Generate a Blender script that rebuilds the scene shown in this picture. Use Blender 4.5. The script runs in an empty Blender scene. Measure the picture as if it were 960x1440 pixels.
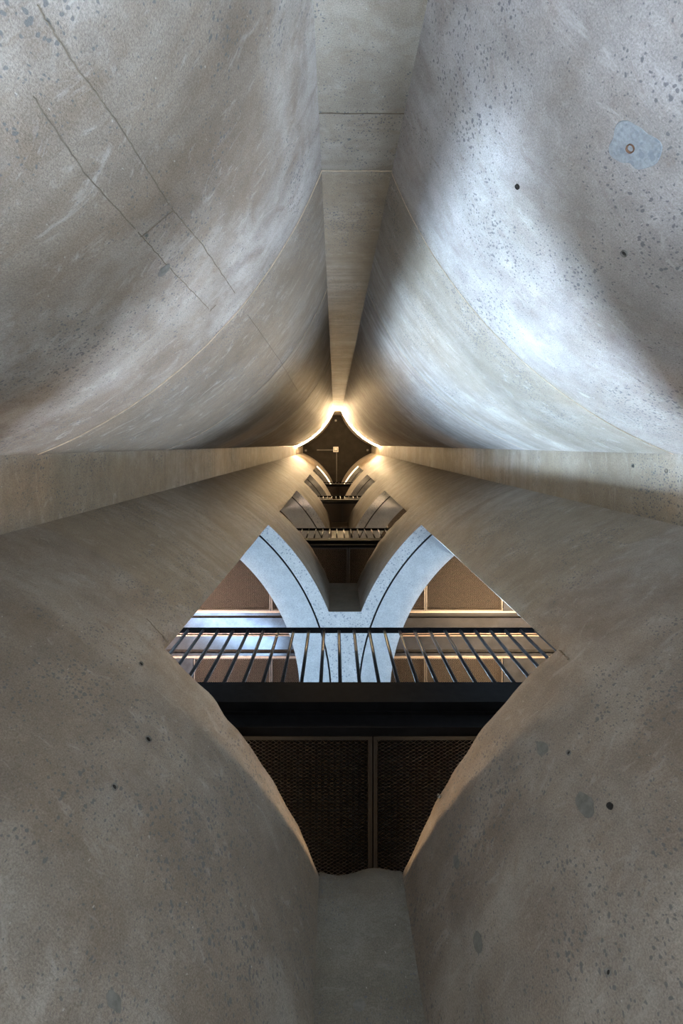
import bpy, bmesh, math, random
from mathutils import Vector, Matrix, noise
random.seed(7)
PI = math.pi
scene = bpy.context.scene
col = scene.collection

# ------------------------------------------------------------------ camera
# World: image right = +X, image bottom = +Y ("back"), camera looks straight up (+Z).
ZC = 1.3                                   # camera height above the floor
F = 680.0                                  # focal length in pixels of the 960x1440 frame
VPX, VPY = 470.6, 625.0                    # where the zenith falls in the frame
CX, CY = -0.131, -0.268                    # camera position in plan (tube centre = 0,0)
cam_d = bpy.data.cameras.new('camera')
cam = bpy.data.objects.new('camera', cam_d); col.objects.link(cam)
cam.location = (CX, CY, ZC); cam.rotation_euler = (PI, 0, 0)
cam_d.sensor_fit = 'VERTICAL'; cam_d.sensor_height = 36.0
cam_d.lens = F * 36.0 / 1440.0
cam_d.shift_x = (480 - VPX) / 1440.0
cam_d.shift_y = -(720 - VPY) / 1440.0
cam_d.clip_start = 0.02
scene.camera = cam

# ------------------------------------------------------------------ world, exposure
w = bpy.data.worlds.new('world'); scene.world = w; w.use_nodes = True
w.node_tree.nodes['Background'].inputs[0].default_value = (0.75, 0.85, 1.0, 1)
w.node_tree.nodes['Background'].inputs[1].default_value = 0.0
vs = scene.view_settings
vs.view_transform = 'Standard'; vs.look = 'None'; vs.gamma = 1.0; vs.use_curve_mapping = False
vs.exposure = 0.85

# ------------------------------------------------------------------ lights
DAY = (0.52, 0.74, 1.0); WARM = (1.0, 0.70, 0.40); NEUT = (1.0, 0.95, 0.88)
def area(name, loc, target, sx, sy, power, color, spread=PI):
    d = bpy.data.lights.new(name, 'AREA'); d.shape = 'RECTANGLE'; d.size = sx; d.size_y = sy
    d.energy = power; d.color = color; d.spread = spread
    o = bpy.data.objects.new(name, d); col.objects.link(o)
    o.location = (loc[0], loc[1], loc[2] + ZC)
    v = Vector((target[0], target[1], target[2] + ZC)) - o.location
    o.rotation_euler = v.to_track_quat('-Z', 'Y').to_euler()
    return o
# daylight from the high windows of the two silos behind the first opening
area('window_light_west', (-3.35, 4.55, 5.25), (1.05, -0.85, 2.2), 0.45, 0.4, 165, (0.58, 0.78, 1.0), math.radians(70))
area('window_light_west_sky', (-3.3, 4.4, 4.6), (1.1, -0.8, 3.0), 1.0, 1.2, 75, DAY, math.radians(100))
area('window_light_east', (2.5, 4.6, 5.25), (-0.9, -1.0, 2.0), 0.6, 0.5, 78, (0.66, 0.80, 1.0), math.radians(70))
# added upward fill in place of daylight bounced off the walkway deck
area('deck_fill_west', (-2.7, 4.4, 3.6), (-2.5, 4.0, 8.0), 2.4, 0.8, 85, (0.42, 0.68, 1.0))
area('deck_fill_east', (3.0, 1.9, 3.7), (0.8, 2.2, 6.3), 0.6, 1.0, 36, DAY)
# added fill lamps in unseen ground passages; the side pair bounces off the floor
area('passage_fill_back', (0, 3.4, -0.3), (0, -0.6, 2.6), 3.6, 1.2, 1100, (0.62, 0.79, 1.0))
area('passage_fill_front', (0, -3.4, -0.3), (0, 0.6, 2.2), 3.6, 1.2, 50, NEUT)
area('ground_fill_west', (-3.2, 0, 0.25), (0, 0, -1.3), 3.0, 0.7, 250, NEUT)
area('ground_fill_east', (3.2, 0, 0.25), (0, 0, -1.3), 3.0, 0.7, 420, (0.82, 0.93, 1.0))

# ------------------------------------------------------------------ dimensions (heights above the camera)
R = 3.0; A = 1.898
H = R - math.sqrt(R * R - (R - A) ** 2)    # half width of the flat corner strips
R_JOINT = 2.83; R_LIN0 = 2.808; R_LIN1 = 2.42
SILL = [2.51, 7.64, 13.59, 19.14]
SOFF = [6.259, 10.92, 16.73, 22.43]
LEDZ = 22.33; CEIL = 26.8
JX = 0.99
JY = R - math.sqrt(R * R - (R - JX) ** 2)
TH_J = math.atan2(JY - R, R - JX)          # jamb angle in the canonical quadrant
PASS = 0.55                                # top of the unseen ground passages, cut in to admit fill light
FLOORZ = -ZC

# ------------------------------------------------------------------ helpers
def link(name, me, mats=(), parent=None, smooth=None):
    o = bpy.data.objects.new(name, me); col.objects.link(o)
    for m in mats: me.materials.append(m)
    if smooth is not None:
        for p in me.polygons: p.use_smooth = True
        me.set_sharp_from_angle(angle=math.radians(smooth))
    if parent: o.parent = parent
    return o
def obj(name, bm, mats=(), parent=None, smooth=None):
    me = bpy.data.meshes.new(name); bm.normal_update(); bm.to_mesh(me); bm.free()
    return link(name, me, mats, parent, smooth)
def tag(o, label=None, cat=None, group=None, kind=None):
    if label: o['label'] = label
    if cat: o['category'] = cat
    if group: o['group'] = group
    if kind: o['kind'] = kind
    return o
def empty(name, loc):
    o = bpy.data.objects.new(name, None); col.objects.link(o); o.location = loc; o.empty_display_size = 0.1
    return o
def box(bm, x0, x1, y0, y1, z0, z1, bev=0.0, mi=0):
    vs_ = [bm.verts.new(p) for p in ((x0,y0,z0),(x1,y0,z0),(x1,y1,z0),(x0,y1,z0),(x0,y0,z1),(x1,y0,z1),(x1,y1,z1),(x0,y1,z1))]
    fs = [bm.faces.new([vs_[i] for i in q]) for q in ((0,3,2,1),(4,5,6,7),(0,1,5,4),(1,2,6,5),(2,3,7,6),(3,0,4,7))]
    for f in fs: f.material_index = mi
    if bev:
        es = list({e for f in fs for e in f.edges})
        bmesh.ops.bevel(bm, geom=es, offset=bev, segments=2, affect='EDGES', profile=0.5)
    return bm
def nbox(*a, **k): return box(bmesh.new(), *a, **k)

# ------------------------------------------------------------------ materials
class NT:
    def __init__(s, name):
        s.m = bpy.data.materials.new(name); s.m.use_nodes = True
        s.t = s.m.node_tree; s.b = s.t.nodes['Principled BSDF']; s.x = 0
    def n(s, typ, ins=None, **props):
        n = s.t.nodes.new(typ)
        for k, v in props.items(): setattr(n, k, v)
        for k, v in (ins or {}).items():
            if hasattr(v, 'node'): s.t.links.new(v, n.inputs[k])
            else: n.inputs[k].default_value = v
        return n
    def link(s, a, b): s.t.links.new(a, b)
    def ramp(s, fac, stops, interp='LINEAR'):
        n = s.n('ShaderNodeValToRGB', {'Fac': fac}); r = n.color_ramp; r.interpolation = interp
        while len(r.elements) < len(stops): r.elements.new(0.5)
        for e, (p, c) in zip(r.elements, stops):
            e.position = p; e.color = (c, c, c, 1) if isinstance(c, (int, float)) else (*c, 1)
        return n.outputs['Color']
    def mix(s, fac, a, b, blend='MIX'):
        n = s.n('ShaderNodeMix', data_type='RGBA', blend_type=blend)
        for sock, v in ((n.inputs[0], fac), (n.inputs[6], a), (n.inputs[7], b)):
            if hasattr(v, 'node'): s.t.links.new(v, sock)
            else: sock.default_value = (*v, 1) if isinstance(v, tuple) else v
        return n.outputs[2]
    def math(s, op, a, b=0.0, clamp=False):
        n = s.n('ShaderNodeMath', {0: a, 1: b}, operation=op, use_clamp=clamp)
        return n.outputs[0]
    def mapping(s, co, scale=(1,1,1), loc=(0,0,0)):
        return s.n('ShaderNodeMapping', {'Vector': co, 'Scale': scale, 'Location': loc}).outputs[0]
    def noise(s, co, scale, detail=4, rough=0.55, dist=0.0):
        return s.n('ShaderNodeTexNoise', {'Vector': co, 'Scale': scale, 'Detail': detail, 'Roughness': rough, 'Distortion': dist}).outputs['Fac']
    def voro(s, co, scale, rand=1.0):
        return s.n('ShaderNodeTexVoronoi', {'Vector': co, 'Scale': scale, 'Randomness': rand}).outputs['Distance']

def concrete(name, light=(0.40,0.375,0.345), dark=(0.27,0.235,0.195), streak=0.7, pits=1.0, off=0.0, bump=0.5, brown=(0.25,0.205,0.15), lifts=(0.75,0.6,0.3,0.35)):
    t = NT(name)
    co0 = t.n('ShaderNodeTexCoord').outputs['Object']
    co = t.mapping(co0, loc=(off, off*0.7, off*1.3))
    zed = t.n('ShaderNodeSeparateXYZ', {0: co0}).outputs[2]
    big = t.noise(t.mapping(co, (1,1,0.8)), 0.9, 5, 0.6, 0.4)
    c = t.mix(t.ramp(big, [(0.40, 0.0), (0.60, 1.0)]), light, dark)
    mid = t.noise(co, 2.6, 6, 0.7, 0.6)
    c = t.mix(t.ramp(mid, [(0.46, 0.0), (0.66, 0.7)]), c, tuple(v * f for v, f in zip(dark, (0.88, 0.83, 0.77))))
    # horizontal slip-form streaks, stronger above the first pours
    st = t.noise(t.mapping(co, (0.55,0.55,9.0)), 1.3, 5, 0.65)
    st2 = t.noise(t.mapping(co, (0.35,0.35,2.2)), 1.0, 3, 0.6)
    up = t.n('ShaderNodeMapRange', {0: zed, 1: 2.7+ZC, 2: 3.6+ZC, 3: 0.2, 4: 1.0}).outputs[0]
    c = t.mix(t.math('MULTIPLY', t.math('MULTIPLY', t.ramp(st, [(0.44,0.0),(0.60,1.0)]), up), streak), c, (0.19,0.16,0.13))
    c = t.mix(t.math('MULTIPLY', t.ramp(st2, [(0.52,0.0),(0.7,1.0)]), 0.35), c, (0.45,0.42,0.38))
    # brownish upper pours
    lift = t.n('ShaderNodeMapRange', {0: zed, 1: 0.0, 2: 10.0, 3: 0.0, 4: 1.0}).outputs[0]
    zf = lambda z: (z + ZC) / 10.0
    lift = t.ramp(lift, [(zf(2.86), 0.0), (zf(2.89), lifts[0]), (zf(4.7), lifts[1]), (zf(5.4), lifts[2]), (1.0, lifts[3])])
    c = t.mix(t.math('MULTIPLY', lift, t.ramp(big, [(0.35, 0.6), (0.62, 1.0)])), c, brown)
    # fine grain
    g = t.noise(co, 190, 3, 0.75)
    c = t.mix(0.5, c, t.ramp(g, [(0.3,0.18),(0.5,0.5),(0.72,0.85)]), 'OVERLAY')
    m1 = t.noise(co, 6, 4, 0.65)
    c = t.mix(0.25, c, t.ramp(m1, [(0.3,0.25),(0.7,0.75)]), 'OVERLAY')
    # trowel smears, pale and brown
    sm = t.noise(t.mapping(co, (1,1,2.2), (5,3,8)), 4.5, 7, 0.78, 1.2)
    c = t.mix(t.ramp(sm, [(0.56, 0.0), (0.68, 0.55)]), c, tuple(min(1, v * 1.25) for v in light))
    c = t.mix(t.ramp(sm, [(0.33, 0.55), (0.45, 0.0)]), c, tuple(v * f for v, f in zip(dark, (0.85, 0.78, 0.72))))
    # exposed aggregate and pits, in drifts
    wob = t.n('ShaderNodeMixRGB', {0: 0.022, 1: co, 2: t.n('ShaderNodeTexNoise', {'Vector': co, 'Scale': 38.0}).outputs['Color']}, blend_type='ADD').outputs[0]
    drift = t.ramp(t.noise(co, 1.7, 5, 0.65), [(0.40,0.0),(0.62,1.0)])
    v1 = t.voro(t.mapping(wob, (1,1,0.8)), 56)
    thr = t.math('MULTIPLY_ADD', drift, 0.24); thr.node.inputs[2].default_value = 0.06
    p1 = t.math('SUBTRACT', 1.0, t.n('ShaderNodeMapRange', {0: t.math('SUBTRACT', v1, thr), 1: -0.02, 2: 0.05, 3: 0.0, 4: 1.0}).outputs[0])
    v2 = t.voro(t.mapping(wob, (1,1,0.8), (3.1,1.7,2.2)), 24)
    p2 = t.math('SUBTRACT', 1.0, t.n('ShaderNodeMapRange', {0: t.math('SUBTRACT', v2, t.math('MULTIPLY', drift, 0.19)), 1: -0.01, 2: 0.03, 3: 0.0, 4: 1.0}).outputs[0])
    pit = t.math('MAXIMUM', t.math('MULTIPLY', p1, 0.75*pits), t.math('MULTIPLY', p2, 0.8*pits), True)
    c = t.mix(pit, c, (0.115,0.118,0.125))
    # pale lime scratches
    v3 = t.voro(t.mapping(wob, (1,1,0.5), (9,4,7)), 22)
    c = t.mix(t.math('MULTIPLY', t.math('LESS_THAN', v3, 0.05), 0.5), c, (0.55,0.52,0.48))
    t.link(c, t.b.inputs['Base Color'])
    t.b.inputs['Roughness'].default_value = 0.62
    t.b.inputs['Specular IOR Level'].default_value = 0.3
    hgt = t.math('ADD', t.math('MULTIPLY', g, 0.45), t.math('MULTIPLY', t.math('ADD', m1, st), 0.9))
    bmp = t.n('ShaderNodeBump', {'Height': hgt, 'Strength': bump, 'Distance': 0.012})
    t.link(bmp.outputs[0], t.b.inputs['Normal'])
    return t.m

def sawn(name, base, spec, amount):
    t = NT(name)
    co = t.n('ShaderNodeTexCoord').outputs['Object']
    n1 = t.noise(co, 7, 5, 0.65)
    c = t.mix(t.ramp(n1, [(0.3,0.0),(0.7,1.0)]), base, tuple(v*0.78 for v in base))
    g = t.noise(co, 90, 3, 0.7)
    c = t.mix(0.5, c, t.ramp(g, [(0.3,0.3),(0.7,0.75)]), 'OVERLAY')
    wob = t.n('ShaderNodeMixRGB', {0: 0.02, 1: co, 2: t.n('ShaderNodeTexNoise', {'Vector': co, 'Scale': 25.0}).outputs['Color']}, blend_type='ADD').outputs[0]
    v = t.voro(wob, 26)
    p = t.math('MULTIPLY', t.math('LESS_THAN', v, 0.27), amount)
    v2 = t.voro(t.mapping(wob, (1,1,1), (2,5,1)), 55)
    p2 = t.math('MULTIPLY', t.math('LESS_THAN', v2, 0.24), amount*0.8)
    c = t.mix(t.math('MAXIMUM', p, p2), c, spec)
    t.link(c, t.b.inputs['Base Color']); t.b.inputs['Roughness'].default_value = 0.7
    b = t.n('ShaderNodeBump', {'Height': t.math('ADD', g, n1), 'Strength': 0.2, 'Distance': 0.01})
    t.link(b.outputs[0], t.b.inputs['Normal'])
    return t.m

def simple(name, color, rough=0.5, metal=0.0, var=0.25, scale=12.0, spec=0.5, bump=0.0):
    t = NT(name)
    co = t.n('ShaderNodeTexCoord').outputs['Object']
    n1 = t.noise(co, scale, 4, 0.6)
    c = t.mix(t.ramp(n1, [(0.3,0.0),(0.7,1.0)]), tuple(min(1,v*(1+var)) for v in color), tuple(v*(1-var) for v in color))
    t.link(c, t.b.inputs['Base Color'])
    t.b.inputs['Roughness'].default_value = rough; t.b.inputs['Metallic'].default_value = metal
    t.b.inputs['Specular IOR Level'].default_value = spec
    if bump:
        b = t.n('ShaderNodeBump', {'Height': n1, 'Strength': bump, 'Distance': 0.004})
        t.link(b.outputs[0], t.b.inputs['Normal'])
    return t.m
def emit(name, color, strength):
    t = NT(name)
    t.b.inputs['Base Color'].default_value = (0.8,0.8,0.8,1)
    t.b.inputs['Emission Color'].default_value = (*color, 1); t.b.inputs['Emission Strength'].default_value = strength
    return t.m

M = {}
M['fl'] = concrete('concrete_front_left', off=0.0, light=(0.395,0.362,0.332), dark=(0.225,0.180,0.138), brown=(0.20,0.155,0.11), lifts=(0.85,0.85,0.7,0.55))
M['fr'] = concrete('concrete_front_right', light=(0.42,0.395,0.38), dark=(0.295,0.262,0.24), off=11.3, streak=0.5, lifts=(0.65,0.4,0.05,0.25))
M['bl'] = concrete('concrete_back_left', off=23.7, light=(0.325,0.30,0.27), dark=(0.22,0.185,0.148))
M['br'] = concrete('concrete_back_right', off=37.1, light=(0.325,0.298,0.268), dark=(0.225,0.187,0.152))
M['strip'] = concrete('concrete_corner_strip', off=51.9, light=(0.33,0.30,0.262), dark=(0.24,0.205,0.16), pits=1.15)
M['agg'] = sawn('sawn_aggregate', (0.46,0.46,0.45), (0.17,0.19,0.22), 0.75)
M['lining_cut'] = sawn('sawn_lining', (0.42,0.43,0.43), (0.25,0.27,0.29), 0.30)
M['lining'] = simple('cast_lining', (0.40,0.40,0.39), 0.7, bump=0.3, var=0.12)
M['joint'] = simple('joint_filler_dark', (0.02,0.02,0.02), 0.9)
M['crack'] = simple('crack_dark', (0.15,0.12,0.09), 0.95, scale=30)
M['fin'] = simple('cement_fin', (0.58,0.46,0.33), 0.8, scale=20)
M['mortar'] = sawn('patch_mortar', (0.315,0.335,0.35), (0.18,0.21,0.24), 0.6)
M['spot'] = simple('filled_hole_mortar', (0.17,0.165,0.15), 0.85, scale=40, bump=0.3)
M['hole'] = simple('hole_dark', (0.02,0.018,0.016), 0.95)
M['rust'] = simple('rusty_sleeve', (0.16,0.085,0.05), 0.8, scale=40)
M['steel'] = simple('black_painted_steel', (0.006,0.006,0.0065), 0.6, 0.0, 0.3, 18, 0.012)
M['bar'] = simple('satin_black_bar', (0.010,0.010,0.011), 0.4, 0.0, 0.3, 18, 0.16)
M['plate'] = simple('dark_steel_plate', (0.07,0.07,0.075), 0.18, 0.9, 0.25, 5, 0.6)
M['mesh'] = simple('bronze_expanded_metal', (0.11,0.088,0.072), 0.42, 0.6, 0.2, 30)
M['frame'] = simple('dark_bronze_frame', (0.022,0.018,0.015), 0.45, 0.4, 0.2, 30)
M['deck'] = simple('walkway_deck', (0.16,0.15,0.14), 0.6, 0, 0.2, 6)
M['ceil'] = simple('dark_ceiling_board', (0.011,0.009,0.007), 0.9, 0, 0.3, 3, 0.1, bump=0.3)
M['white'] = simple('white_plastic', (0.42,0.40,0.37), 0.5, 0, 0.05)
M['grey'] = simple('conduit_grey', (0.06,0.055,0.05), 0.5, 0, 0.1)
M['floor'] = simple('polished_pale_floor', (0.55,0.54,0.52), 0.5, 0, 0.08, 2)
M['led'] = emit('warm_led_lens', (1.0, 0.70, 0.38), 430.0)
M['led_weak'] = emit('warm_led_lens_low', (1.0, 0.76, 0.46), 2.2)
M['alu'] = simple('light_channel', (0.5,0.48,0.45), 0.4, 0.8, 0.1)

# ------------------------------------------------------------------ shaft walls
# canonical silo: centre (R,R) mirrored by (sx,sy); angle 0 = towards the axis x=0 tangent, built as theta from
# +strip on the x side to +strip on the y side.   point(theta) = (sx*(R - r*cos t), sy*(R - r*sin t)), t in 0..90deg inside the shaft
T_LO = math.asin((R - A) / R)              # at the back/front strip:  y = A
T_HI = math.acos((R - A) / R)              # at the left/right strip:  x = A
T_JAMB = math.atan2(R - JY, R - JX)
def rough_sill(ang, lvl, sx):
    p = Vector((ang * 9.0, lvl * 7.3 + 0.5, 3.1 * sx))
    n = noise.noise(p) * 0.035 + noise.noise(p * 3.1) * 0.016
    return n * (1.0 if lvl == 0 else 0.5)
def ring_cells(sx, sy, thetas, zs, solid, r0, r1, name, mats, parent=None, openings=True):
    """cylindrical cell solid; r0 faces the shaft. faces only where a solid cell meets air"""
    bm = bmesh.new(); V = {}
    def vert(i, j, k):
        if (i, j, k) in V: return V[(i, j, k)]
        t, z = thetas[i], zs[j]; r = (r0, r1)[k]; zz = z
        if openings:
            for l, s in enumerate(SILL):
                d = s - z
                if -1e-6 <= d <= 0.1201 and t < T_JAMB + 1e-6:
                    zz += rough_sill(t, l, sx) * (1 - d / 0.14) * (1.0 if k == 0 else 0.6)
                    if k == 0 and r0 == R: r -= (0.055 if d < 1e-6 else 0.016 if d < 0.05 else 0.0) + 0.012 * noise.noise(Vector((t * 25, l * 3 + z, sx)))
                    break
            if k == 0 and abs(t - T_JAMB) < 1e-6 and r0 == R:
                for s, f in zip(SILL, SOFF):
                    if s + 0.02 < z < f - 0.02: t += 0.004 * noise.noise(Vector((z * 4, sx, 0)))
        if openings and abs(t - T_JAMB) < 0.02 and r < R - 0.005 and any(s - 0.13 < z < f + 0.001 for s, f in zip(SILL, SOFF)):
            # the jamb is sawn straight through the wall
            ux, uy = (0.668, 0.744) if sx < 0 else (0.733, 0.680)
            px_, py_ = JX - R, JY - R; b_ = px_ * ux + py_ * uy
            q_ = -b_ - math.sqrt(max(0, b_ * b_ - (R * R - r * r)))
            t = math.atan2(-(py_ + uy * q_), -(px_ + ux * q_))
        v = bm.verts.new((sx * (R - r * math.cos(t)), sy * (R - r * math.sin(t)), zz + ZC))
        V[(i, j, k)] = v; return v
    ni, nj = len(thetas) - 1, len(zs) - 1
    S = lambda i, j: 0 <= i < ni and 0 <= j < nj and solid(0.5*(thetas[i]+thetas[i+1]), 0.5*(zs[j]+zs[j+1]))
    flip = sx * sy > 0
    def face(q, mi):
        vs_ = [vert(*p) for p in q]
        f = bm.faces.new(vs_ if not flip else vs_[::-1]); f.material_index = mi
    for i in range(ni):
        for j in range(nj):
            if not S(i, j): continue
            face([(i,j,0),(i,j+1,0),(i+1,j+1,0),(i+1,j,0)], 0)
            face([(i,j,1),(i+1,j,1),(i+1,j+1,1),(i,j+1,1)], 2)
            if not S(i-1, j): face([(i,j,0),(i,j,1),(i,j+1,1),(i,j+1,0)], 1)
            if not S(i+1, j): face([(i+1,j,0),(i+1,j+1,0),(i+1,j+1,1),(i+1,j,1)], 1)
            if not S(i, j-1): face([(i,j,0),(i+1,j,0),(i+1,j,1),(i,j,1)], 1)
            if not S(i, j+1): face([(i,j+1,0),(i,j+1,1),(i+1,j+1,1),(i+1,j+1,0)], 1)
    bmesh.ops.recalc_face_normals(bm, faces=bm.faces)
    return obj(name, bm, mats, parent, smooth=40)

def zrows():
    zs = {FLOORZ, PASS, CEIL}
    for s in SILL: zs |= {s - 0.12, s - 0.04, s}
    for f in SOFF: zs.add(f)
    z = FLOORZ
    while z < CEIL: 
        if all(abs(z - q) > 0.15 for q in zs): zs.add(z)
        z += 0.5
    return sorted(zs)
ZS = zrows()
def lin(a, b, n): return [a + (b - a) * i / n for i in range(n + 1)]
def in_open(z): return any(s < z < f for s, f in zip(SILL, SOFF))
D = math.radians
inner = sorted(set([round(v, 9) for v in lin(D(-8), T_LO, 10) + lin(T_LO, T_JAMB, 40) + lin(T_JAMB, T_HI, 18) + lin(T_HI, D(98), 10)]))
inner = [T_JAMB if abs(v - T_JAMB) < 1e-7 else v for v in inner]
full = lin(D(98), D(352), 60)[1:]          # the rest of the silo, all the way round
backth = inner + full
def solid_back(t, z):
    if z < PASS: return not (T_LO + 0.02 < t < T_HI - 0.02) and t < D(100)
    if in_open(z): return T_JAMB < t < D(312)
    return True
def solid_front(t, z):
    if z < PASS: return not (T_LO + 0.02 < t < T_HI - 0.02)
    return True
walls = {}
for nm, sx, sy, mk in (('wall_front_left',-1,-1,'fl'),('wall_front_right',1,-1,'fr')):
    walls[nm] = tag(ring_cells(sx, sy, inner, ZS, solid_front, R, R_LIN1, nm, (M[mk], M['agg'], M['lining']), openings=False), kind='structure')
for nm, sx, sy, mk in (('wall_back_left',-1,1,'bl'),('wall_back_right',1,1,'br')):
    walls[nm] = tag(ring_cells(sx, sy, backth, ZS, solid_back, R, R_JOINT, nm, (M[mk], M['agg'], M['joint'])), kind='structure')
    ring_cells(sx, sy, backth, ZS, solid_back, R_LIN0, R_LIN1, 'concrete_lining', (M['joint'], M['lining_cut'], M['lining']), walls[nm])

def strip(name, axis, sgn, opens):
    """flat corner strip closing the gap between two silos"""
    bm = bmesh.new()
    ys = lin(A, 2.94, 10); us = lin(-1, 1, 12); V = {}
    hw = lambda y: R - math.sqrt(R*R - (R-y)**2)
    def vert(i, k, j):
        if (i,k,j) in V: return V[(i,k,j)]
        y = ys[k]; x = us[i] * hw(y); z = ZS[j]
        if opens:
            for l, s in enumerate(SILL):
                d = s - z
                if -1e-6 <= d <= 0.1201:
                    u = us[i]
                    e = rough_sill(T_LO, l, -1 if u < 0 else 1)
                    dip = (0.045 * math.sin((u + 0.25) * 2.2) - 0.02) * (1 - u * u) if l == 0 else 0.0
                    z += (e * abs(u) + dip) * (1 - d / 0.14)
                    if k == 0: y += 0.05 if d < 1e-6 else 0.014 if d < 0.05 else 0.0
                    break
        y *= sgn
        p = (x, y, z + ZC) if axis == 'y' else (y, x, z + ZC)
        V[(i,k,j)] = bm.verts.new(p); return V[(i,k,j)]
    S = lambda j: 0 <= j < len(ZS)-1 and not (opens and in_open(0.5*(ZS[j]+ZS[j+1])))
    for j in range(len(ZS)-1):
        if not S(j): continue
        for i in range(len(us)-1):
            f = bm.faces.new([vert(i,0,j), vert(i+1,0,j), vert(i+1,0,j+1), vert(i,0,j+1)]); f.material_index = 0
        for jj, other in ((j, j-1), (j+1, j+1)):
            if not S(other):
                for i in range(len(us)-1):
                    for k in range(len(ys)-1):
                        f = bm.faces.new([vert(i,k,jj), vert(i+1,k,jj), vert(i+1,k+1,jj), vert(i,k+1,jj)]); f.material_index = 1
        for i in (0, len(us)-1):
            for k in range(len(ys)-1):
                f = bm.faces.new([vert(i,k,j), vert(i,k+1,j), vert(i,k+1,j+1), vert(i,k,j+1)]); f.material_index = 0
        for i in range(len(us)-1):
            k = len(ys)-1
            f = bm.faces.new([vert(i,k,j), vert(i+1,k,j), vert(i+1,k,j+1), vert(i,k,j+1)]); f.material_index = 0
    bmesh.ops.recalc_face_normals(bm, faces=bm.faces)
    return tag(obj(name, bm, (M['strip'], M['agg']), None, smooth=40), kind='structure')
strip_mat = M['strip']
walls['wall_front'] = strip('wall_front', 'y', -1, False)
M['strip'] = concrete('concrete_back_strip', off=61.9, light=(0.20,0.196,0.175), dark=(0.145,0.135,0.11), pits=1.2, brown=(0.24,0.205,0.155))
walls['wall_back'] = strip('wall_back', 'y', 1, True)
M['strip'] = strip_mat
walls['wall_left'] = strip('wall_left', 'x', -1, False)
walls['wall_right'] = strip('wall_right', 'x', 1, False)

fl = tag(obj('floor', nbox(-8.5, 8.5, -8.5, 8.5, -0.2, 0.0), (M['floor'],)), kind='structure')
ce = tag(obj('ceiling', nbox(-2.9, 2.9, -2.9, 2.9, CEIL + ZC, CEIL + ZC + 0.2), (M['ceil'],)), kind='structure')

# ------------------------------------------------------------------ marks on the walls
def wall_point(px, py):
    """follow a photo pixel's ray to the shaft wall: (wall name, point, outward normal)"""
    dx, dy = (px - VPX) / F, (py - VPY) / F
    z = 0.05
    while z < CEIL:
        x, y = CX + dx * z, CY + dy * z
        for sx in (-1, 1):
            for sy in (-1, 1):
                ex, ey = x - sx * R, y - sy * R
                if ex * ex + ey * ey < R * R:
                    n = Vector((ex, ey, 0)).normalized()
                    nm = 'wall_%s_%s' % ('front' if sy < 0 else 'back', 'left' if sx < 0 else 'right')
                    return nm, Vector((sx * R, sy * R, z + ZC)) + n * R, n
        for nm, inside, n in (('wall_front', y < -A, (0,1,0)), ('wall_back', y > A, (0,-1,0)), ('wall_left', x < -A, (1,0,0)), ('wall_right', x > A, (-1,0,0))):
            if inside: return nm, Vector((x, y, z + ZC)), Vector(n)
        z += 0.002
def disc(name, px, py, rad, mat, proud=0.004, seed=0, ry=1.0, n=18, wob=0.2, parent=None):
    nm, p, nrm = wall_point(px, py)
    tx = Vector((0,0,1)).cross(nrm).normalized(); ty = Vector((0,0,1))
    bm = bmesh.new(); top = []; bot = []
    for i in range(n):
        a = 2*PI*i/n; k = 1 + wob * noise.noise(Vector((math.cos(a)*1.4, math.sin(a)*1.4, seed * 3.7)))
        q = p + tx * math.cos(a) * rad * k + ty * math.sin(a) * rad * k * ry
        top.append(bm.verts.new(q + nrm * proud + (p - q) * 0.12)); bot.append(bm.verts.new(q - nrm * 0.01))
    bm.faces.new(top)
    for i in range(n): bm.faces.new([bot[i], bot[(i+1) % n], top[(i+1) % n], top[i]])
    bmesh.ops.recalc_face_normals(bm, faces=bm.faces)
    return obj(name, bm, (mat,), parent or walls[nm])
def hole(px, py, rad, mat=None, seed=0):
    """a sunk ring with a dark throat"""
    nm, p, nrm = wall_point(px, py)
    tx = Vector((0,0,1)).cross(nrm).normalized(); ty = Vector((0,0,1))
    bm = bmesh.new(); n = 14; rings = []
    for k, (f, d) in enumerate(((1.25, -0.004), (1.12, 0.006), (0.95, 0.004), (0.8, 0.001))):
        rg = []
        for i in range(n):
            a = 2*PI*i/n; wv = 1 + 0.18*noise.noise(Vector((math.cos(a), math.sin(a), seed*2.3)))
            rg.append(bm.verts.new(p + (tx*math.cos(a) + ty*math.sin(a)) * rad * f * wv + nrm * d))
        rings.append(rg)
    for k in range(3):
        for i in range(n):
            f = bm.faces.new([rings[k][i], rings[k][(i+1)%n], rings[k+1][(i+1)%n], rings[k+1][i]]); f.material_index = 0
    f = bm.faces.new(rings[3]); f.material_index = 1
    bmesh.ops.recalc_face_normals(bm, faces=bm.faces)
    return obj('tie_hole', bm, (mat or M['rust'], M['hole']), walls[nm])
disc('mortar_patch', 893, 208, 0.080, M['mortar'], 0.0012, 1, 1.0, 40, 0.5)
hole(887, 208, 0.011)
for k, (x, y, r) in enumerate(((728, 262, 0.009), (208, 1040, 0.012), (160, 1107, 0.010), (858, 1134, 0.010), (800, 1059, 0.009), (617, 1120, 0.008), (205, 330, 0.006), (878, 356, 0.011), (890, 655, 0.011), (937, 662, 0.012), (198, 934, 0.010), (856, 1368, 0.007))):
    hole(x, y, r, M['hole'] if k in (0, 3) else M['spot'], k)
for k, (x, y, r, ry) in enumerate(((762, 1053, 0.032, 1.2), (822, 1133, 0.038, 1.4), (642, 1213, 0.020, 1.8), (672, 1325, 0.024, 1.9), (230, 380, 0.035, 0.8), (160, 1408, 0.03, 0.6), (505, 1415, 0.028, 0.8))):
    disc('filled_spot', x, y, r, M['spot'], 0.002, k + 5, ry, 16, 0.35)

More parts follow.
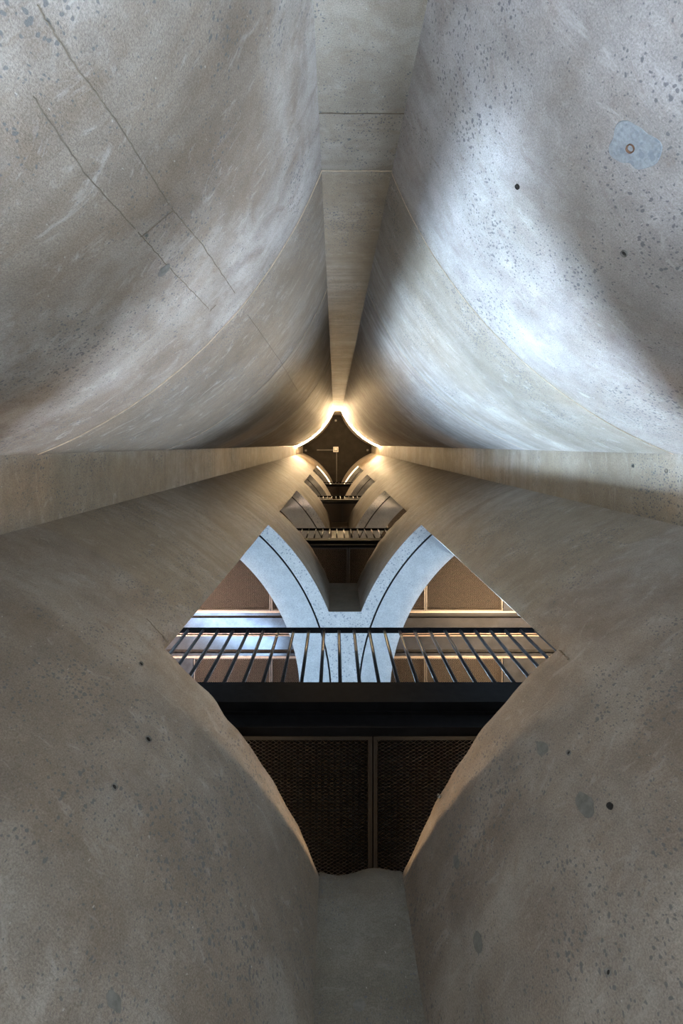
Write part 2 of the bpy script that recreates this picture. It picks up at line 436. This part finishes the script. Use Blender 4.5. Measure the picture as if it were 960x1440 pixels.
def ribbon(name, pts, width, mat, parent, proud=0.004, seed=0, jit=0.3):
    """thin proud strip along wall points [(p, normal)]"""
    bm = bmesh.new(); prev = None
    for i, (p, nrm) in enumerate(pts):
        q = pts[min(i+1, len(pts)-1)][0] - pts[max(i-1, 0)][0]
        side = q.normalized().cross(nrm).normalized()
        wd = width * (1 + jit * noise.noise(Vector((i * 0.9, seed, 0.3)))) * 0.5
        off = side * width * jit * 1.5 * noise.noise(Vector((i * 0.45, seed + 9, 1.3)))
        row = [bm.verts.new(p + off + side * wd - nrm * 0.004), bm.verts.new(p + off + side * wd * 0.4 + nrm * proud),
               bm.verts.new(p + off - side * wd * 0.4 + nrm * proud), bm.verts.new(p + off - side * wd - nrm * 0.004)]
        if prev:
            for a in range(3): bm.faces.new([prev[a], prev[a+1], row[a+1], row[a]])
        prev = row
    bmesh.ops.recalc_face_normals(bm, faces=bm.faces)
    return obj(name, bm, (mat,), parent)
def arc_pts(sx, sy, t0, t1, z, n=60):
    out = []
    for t in lin(t0, t1, n):
        out.append((Vector((sx*(R - R*math.cos(t)), sy*(R - R*math.sin(t)), z + ZC)), Vector((-sx*math.cos(t), -sy*math.sin(t), 0)) * -1 * -1))
    return [(p, Vector((-(sx*R - p.x) * -1 * -1, 0, 0)) if False else (Vector((p.x - sx*R, p.y - sy*R, 0)).normalized())) for p, _ in out]
# horizontal pour joints
for z, wd in ((2.88, 0.016), (5.05, 0.006), (9.1, 0.010)):
    ribbon('pour_joint', arc_pts(-1, -1, T_LO, T_HI, z), wd, M['fin'], walls['wall_front_left'], 0.004, z)
for z, wd in ((2.90, 0.008), (5.1, 0.007)):
    ribbon('pour_joint', arc_pts(1, -1, T_LO, T_HI, z), wd, M['fin'], walls['wall_front_right'], 0.003, z + 3)
for nm, n in (('wall_front', (0,1,0)),):
    for z, wd, mt in ((2.38, 0.008, 'crack'), (2.88, 0.010, 'fin')):
        ribbon('pour_joint', [(Vector((x, -A, z + ZC)), Vector(n)) for x in lin(-H, H, 14)], wd, M[mt], walls[nm], 0.003, z)
# vertical form joints, read off the photograph's left wall
def px_line(pts, n=24):
    out = []
    for (x0, y0), (x1, y1) in zip(pts[:-1], pts[1:]):
        for i in range(n):
            nm, p, nr = wall_point(x0 + (x1-x0)*i/n, y0 + (y1-y0)*i/n); out.append((p, nr))
    return out
for k, pts in enumerate((((45,135),(120,245),(193,325)), ((193,325),(232,370),(296,437)), ((50,5),(105,92),(170,180),(240,292)), ((240,292),(285,345),(332,415)), ((348,442),(392,505),(420,552)))):
    ribbon('form_joint', px_line(pts), 0.006, M['crack'], walls['wall_front_left'], 0.002, k, 0.35)
ribbon('form_joint', px_line(((243,296),(222,313),(196,334))), 0.006, M['crack'], walls['wall_front_left'], 0.002, 8, 0.5)
ribbon('form_joint', px_line(((295,437),(304,428))), 0.007, M['crack'], walls['wall_front_left'], 0.002, 9, 0.5)
ribbon('form_joint', px_line(((206,870),(238,905))), 0.006, M['crack'], walls['wall_back_left'], 0.002, 10, 0.5)
ribbon('form_joint', px_line(((786,914),(800,928))), 0.008, M['crack'], walls['wall_back_right'], 0.002, 11, 0.5)

# ------------------------------------------------------------------ walkways
JOINTS = [0.09 + 1.27 * k for k in range(-2, 3)]
YF, YW, YA1, YB0, YB1 = 1.36, 1.43, 2.47, 3.24, 4.27
XL, XR = -4.1, 4.2
def expanded_mesh(lx, ly):
    """diamond lattice of thin tilted strands, centred at 0"""
    px, py = 0.036, 0.021
    nx = int(lx / px) * 2; ny = int(ly / py) * 2
    hx, hy = lx / nx, ly / ny; verts = []; faces = []
    wd, th = 0.0020, 0.0016
    for i in range(nx):
        for j in range(ny):
            if (i + j) % 2 == 0: a, b = (i, j), (i+1, j+1)
            else: a, b = (i, j+1), (i+1, j)
            ax, ay, bx, by = a[0]*hx - lx/2, a[1]*hy - ly/2, b[0]*hx - lx/2, b[1]*hy - ly/2
            za = 0.004 if a[1] % 2 else 0.0; zb = 0.004 if b[1] % 2 else 0.0
            n = len(verts)
            for (x, y, z) in ((ax, ay, za), (bx, by, zb)):
                verts += [(x, y - wd, z - th), (x, y + wd, z - th + 0.003), (x, y, z + th + 0.003)]
            faces += [(n, n+1, n+4, n+3), (n+1, n+2, n+5, n+4), (n+2, n, n+3, n+5)]
    me = bpy.data.meshes.new('expanded_mesh'); me.from_pydata(verts, [], faces); me.materials.append(M['mesh']); return me
FR = 0.022
PANEL_LX = 1.27 - 2 * FR; PANEL_LY = YA1 - YW - 2 * FR
mesh_me = expanded_mesh(PANEL_LX, PANEL_LY)
bm = bmesh.new(); X2, Y2 = 1.27/2 - 0.004, (YA1 - YW)/2
for x0, x1, y0, y1 in ((-X2, X2, -Y2, -Y2+FR), (-X2, X2, Y2-FR, Y2), (-X2, -X2+FR, -Y2+FR, Y2-FR), (X2-FR, X2, -Y2+FR, Y2-FR)): box(bm, x0, x1, y0, y1, -0.008, 0.03)
frame_me = bpy.data.meshes.new('panel_frame'); bm.to_mesh(frame_me); bm.free(); frame_me.materials.append(M['frame'])
W_LABEL = ['lowest black steel walkway with mesh underside, spanning the big opening',
           'second black steel walkway up, seen above the blue-lit concrete soffit',
           'third black steel walkway up the shaft, small and dark',
           'topmost small black steel walkway, just below the ceiling']
R_LABEL = ['large black steel railing with slanted bars across the lowest opening',
           'second railing up, pale-lit bars between black rails',
           'third railing up, thin dark bars high in the shaft',
           'topmost tiny railing in front of the dark ceiling']
BAR_X = [-0.363 + 0.1345 * k for k in range(-20, 25)]
for l, s in enumerate(SILL):
    zd = s + 0.78                          # deck level
    root = tag(empty('walkway', (0, 2.8, zd + ZC)), W_LABEL[l], 'walkway', 'steel walkways crossing the shaft')
    def part(name, bm_or_me, mat=None, loc=None, parent=root):
        if isinstance(bm_or_me, bmesh.types.BMesh):
            bmesh.ops.translate(bm_or_me, verts=bm_or_me.verts, vec=(0, -2.8, 0))
            o = obj(name, bm_or_me, (mat,), None)
        else:
            o = link(name, bm_or_me)
            o.location = (loc[0], loc[1] - 2.8, loc[2])
        o.parent = parent; return o
    zm = -0.47                             # mesh level below the deck
    part('deck', nbox(XL, XR, YF + 0.02, 4.6, -0.05, -0.005), M['deck'])
    part('fascia', nbox(XL, XR, YF, YF + 0.012, -0.23, 0.0, bev=0.003), M['steel'])
    part('fascia_lip', nbox(XL, XR, YF - 0.006, YF + 0.075, -0.245, -0.23), M['steel'])
    eb = part('edge_beam', nbox(XL, XR, YW - 0.012, YW, zm + 0.012, -0.245), M['steel'])
    o = part('flange', nbox(XL, XR, YW - 0.05, YW + 0.012, zm - 0.003, zm + 0.012), M['steel']); o.parent = eb
    o = part('flange', nbox(XL, XR, YW - 0.03, YW - 0.012, -0.275, -0.262), M['steel']); o.parent = eb
    part('backing_sheet', nbox(XL, XR, YW + 0.005, YA1, zm + 0.14, zm + 0.15), M['steel'])
    part('backing_sheet', nbox(XL, XR, YB0, 4.55, zm + 0.14, zm + 0.15), M['steel'])
    for ya, yb in ((YW, YA1), (YB0, YB1)):
        for x0 in JOINTS[:-1]:
            f = part('panel_frame', frame_me, None, (x0 + 0.635, (ya + yb) / 2, zm))
            m = link('mesh_infill', mesh_me, (), f); m['kind'] = 'stuff'
        part('end_plate', nbox(XL, JOINTS[0] - 0.01, ya, yb, zm, zm + 0.012), M['plate'])
        part('end_plate', nbox(JOINTS[-1] + 0.01, XR, ya, yb, zm, zm + 0.012), M['plate'])
    # twin beams between the two mesh bays
    yc = 0.5 * (YA1 + YB0)
    for sg in (-1, 1):
        ye = yc + sg * 0.385
        q = sorted((ye, ye - sg * 0.028)); part('angle_trim', nbox(XL, XR, q[0], q[1], zm - 0.010, zm + 0.02), M['mesh'])
        q = sorted((ye - sg * 0.028, ye - sg * 0.075)); part('beam_flange', nbox(XL, XR, q[0], q[1], zm, zm + 0.015), M['plate'])
        q = sorted((ye - sg * 0.125, yc + sg * 0.045)); part('soffit_plate', nbox(XL, XR, q[0], q[1], zm + 0.03, zm + 0.042), M['plate'])
        q = sorted((yc + sg * 0.028, yc + sg * 0.012)); part('angle_trim', nbox(XL, XR, q[0], q[1], zm - 0.005, zm + 0.03), M['mesh'])
    part('centre_web', nbox(XL, XR, yc - 0.34, yc + 0.34, zm + 0.10, zm + 0.115), M['steel'])
    # railing
    rr = tag(empty('railing', (0, YF + 0.03, zd + ZC)), R_LABEL[l], 'railing', 'black railings on the walkways')
    hr = 1.03
    tr = obj('top_rail', nbox(XL, XR, -0.024, 0.024, hr - 0.014, hr, bev=0.003), (M['steel'],), rr)
    obj('bottom_rail', nbox(XL, XR, -0.02, 0.02, 0.0, 0.045, bev=0.003), (M['steel'],), rr)
    if l == 0:
        bm = bmesh.new(); bmesh.ops.create_cone(bm, cap_ends=True, segments=12, radius1=0.0135, radius2=0.0135, depth=hr - 0.059)
        bar_me = bpy.data.meshes.new('baluster'); bm.to_mesh(bar_me); bm.free(); bar_me.materials.append(M['bar'])
        for p in bar_me.polygons: p.use_smooth = len(p.vertices) == 4
    for x in BAR_X:
        o = link('baluster', bar_me, (), rr); o.location = (x, 0, 0.045 + (hr - 0.059) / 2)
    # small warm strips under the deck, behind the sill, washing the cut edges opposite
    for sg in (-1, 1):
        area('under_deck_light', (sg * 1.25, 2.15, s + 0.22), (-sg * 0.5, 1.45, s - 0.10), 0.5, 0.05, 5.0 if l == 0 else 4.0, WARM, D(90))

# warm lamps of the silo rooms at every level
area('room_lamp_east', (3.0, 2.0, SILL[0] + 0.95), (2.7, 2.9, 8.0), 1.4, 0.6, 290, WARM, D(58))
area('room_lamp_west', (-3.0, 2.0, SILL[0] + 0.95), (-2.7, 2.9, 8.0), 1.4, 0.6, 250, (1.0, 0.72, 0.54), D(58))
for l in (1, 2, 3):
    for sg, nm in ((-1, 'room_lamp_west'), (1, 'room_lamp_east')):
        area(nm, (sg * 3.0, 2.0, SILL[l] + 0.95), (sg * 2.7, 2.9, SILL[l] + 5.5), 1.4, 0.6, 110, WARM, D(58))
        area('gallery_glow', (sg * 2.4, 3.3, SILL[l] + 1.0), (sg * 0.9, 2.0, SILL[l] + 4), 0.6, 0.4, 10, WARM)

# ------------------------------------------------------------------ cove light round the top of the shaft
def cove(name, pts, label, mat):
    n = len(pts) // 2
    root = tag(empty(name, pts[n][0]), label, 'light')
    def sweep(nm, prof, mt):
        bm = bmesh.new(); prev = None
        for p, nr in pts:
            row = [bm.verts.new(p + nr * a + Vector((0, 0, b)) - pts[n][0]) for a, b in prof]
            if prev:
                for i in range(len(prof)): bm.faces.new([prev[i], prev[(i+1) % len(prof)], row[(i+1) % len(prof)], row[i]])
            else: first = row
            prev = row
        bm.faces.new(first); bm.faces.new(prev)
        bmesh.ops.recalc_face_normals(bm, faces=bm.faces)
        return obj(nm, bm, (mt,), root)
    sweep('lens', [(0.010, -0.012), (0.058, -0.012), (0.058, 0.012), (0.010, 0.012)], mat)
    sweep('channel', [(0.0, -0.03), (0.008, -0.03), (0.008, 0.03), (0.0, 0.03)], M['alu'])
    sweep('shield', [(0.060, -0.045), (0.068, -0.045), (0.068, 0.045), (0.060, 0.045)], M['alu'])  # added lip, keeps the lens from lighting the walls opposite
cove('cove_light', arc_pts(-1, -1, T_LO, T_HI, LEDZ, 40), 'glowing warm light strip along the upper left curved wall at the ceiling', M['led'])
cove('cove_light', arc_pts(1, -1, T_LO, T_HI, LEDZ, 40), 'glowing warm light strip along the upper right curved wall at the ceiling', M['led'])
cove('cove_light', [(Vector((x, -A, LEDZ + ZC)), Vector((0,1,0))) for x in lin(-H, H, 4)], 'short bright light strip across the narrow top corner of the shaft', M['led'])
cove('cove_light', arc_pts(-1, 1, T_LO + 0.05, T_JAMB, SOFF[3] + 0.06, 24), 'thin light strip on the left edge above the topmost opening', M['led_weak'])
cove('cove_light', arc_pts(1, 1, T_LO + 0.05, T_JAMB, SOFF[3] + 0.06, 24), 'thin light strip on the right edge above the topmost opening', M['led_weak'])

# ------------------------------------------------------------------ things on the ceiling
cz = CEIL + ZC
def on_ceiling(px, py): return CX + (px - VPX) / F * CEIL, CY + (py - VPY) / F * CEIL
bx, by = on_ceiling(472, 632)
jb = tag(empty('ceiling_box', (bx, by, cz)), 'square white box fixed at the centre of the dark ceiling', 'box')
obj('housing', nbox(-0.14, 0.14, -0.14, 0.14, -0.10, 0.0, bev=0.01), (M['white'],), jb)
obj('cover', nbox(-0.10, 0.10, -0.10, 0.10, -0.115, -0.10, bev=0.004), (M['grey'],), jb)
obj('cover_plate', nbox(-0.075, 0.075, -0.085, 0.05, -0.125, -0.115), (M['white'],), jb)
def conduit(x0, x1, y0, y1, label):
    tag(obj('conduit', nbox(x0, x1, y0, y1, cz - 0.03, cz, bev=0.004), (M['grey'],)), label, 'conduit')
conduit(bx + 0.03, bx + 0.06, by + 0.14, 1.85, 'thin pipe running down the ceiling from the white box to the walkway')
conduit(bx - 1.05, bx - 0.14, by + 0.02, by + 0.05, 'thin pipe running left across the ceiling from the white box')
for px, py, lab in ((472, 591.5, 'small lamp in the top corner of the dark ceiling'), (430, 633.5, 'small lamp in the left corner of the dark ceiling'), (516.5, 633, 'small lamp in the right corner of the dark ceiling')):
    x, y = on_ceiling(px, py)
    t = tag(empty('ceiling_lamp', (x, y, cz)), lab, 'lamp', 'small corner lamps on the ceiling')
    obj('bracket', nbox(-0.05, 0.05, -0.05, 0.05, -0.03, 0.0), (M['grey'],), t)
    bm = bmesh.new(); bmesh.ops.create_cone(bm, cap_ends=True, segments=16, radius1=0.06, radius2=0.045, depth=0.13, matrix=Matrix.Translation((0, 0, -0.095)))
    obj('head', bm, (M['grey'],), t, smooth=40)
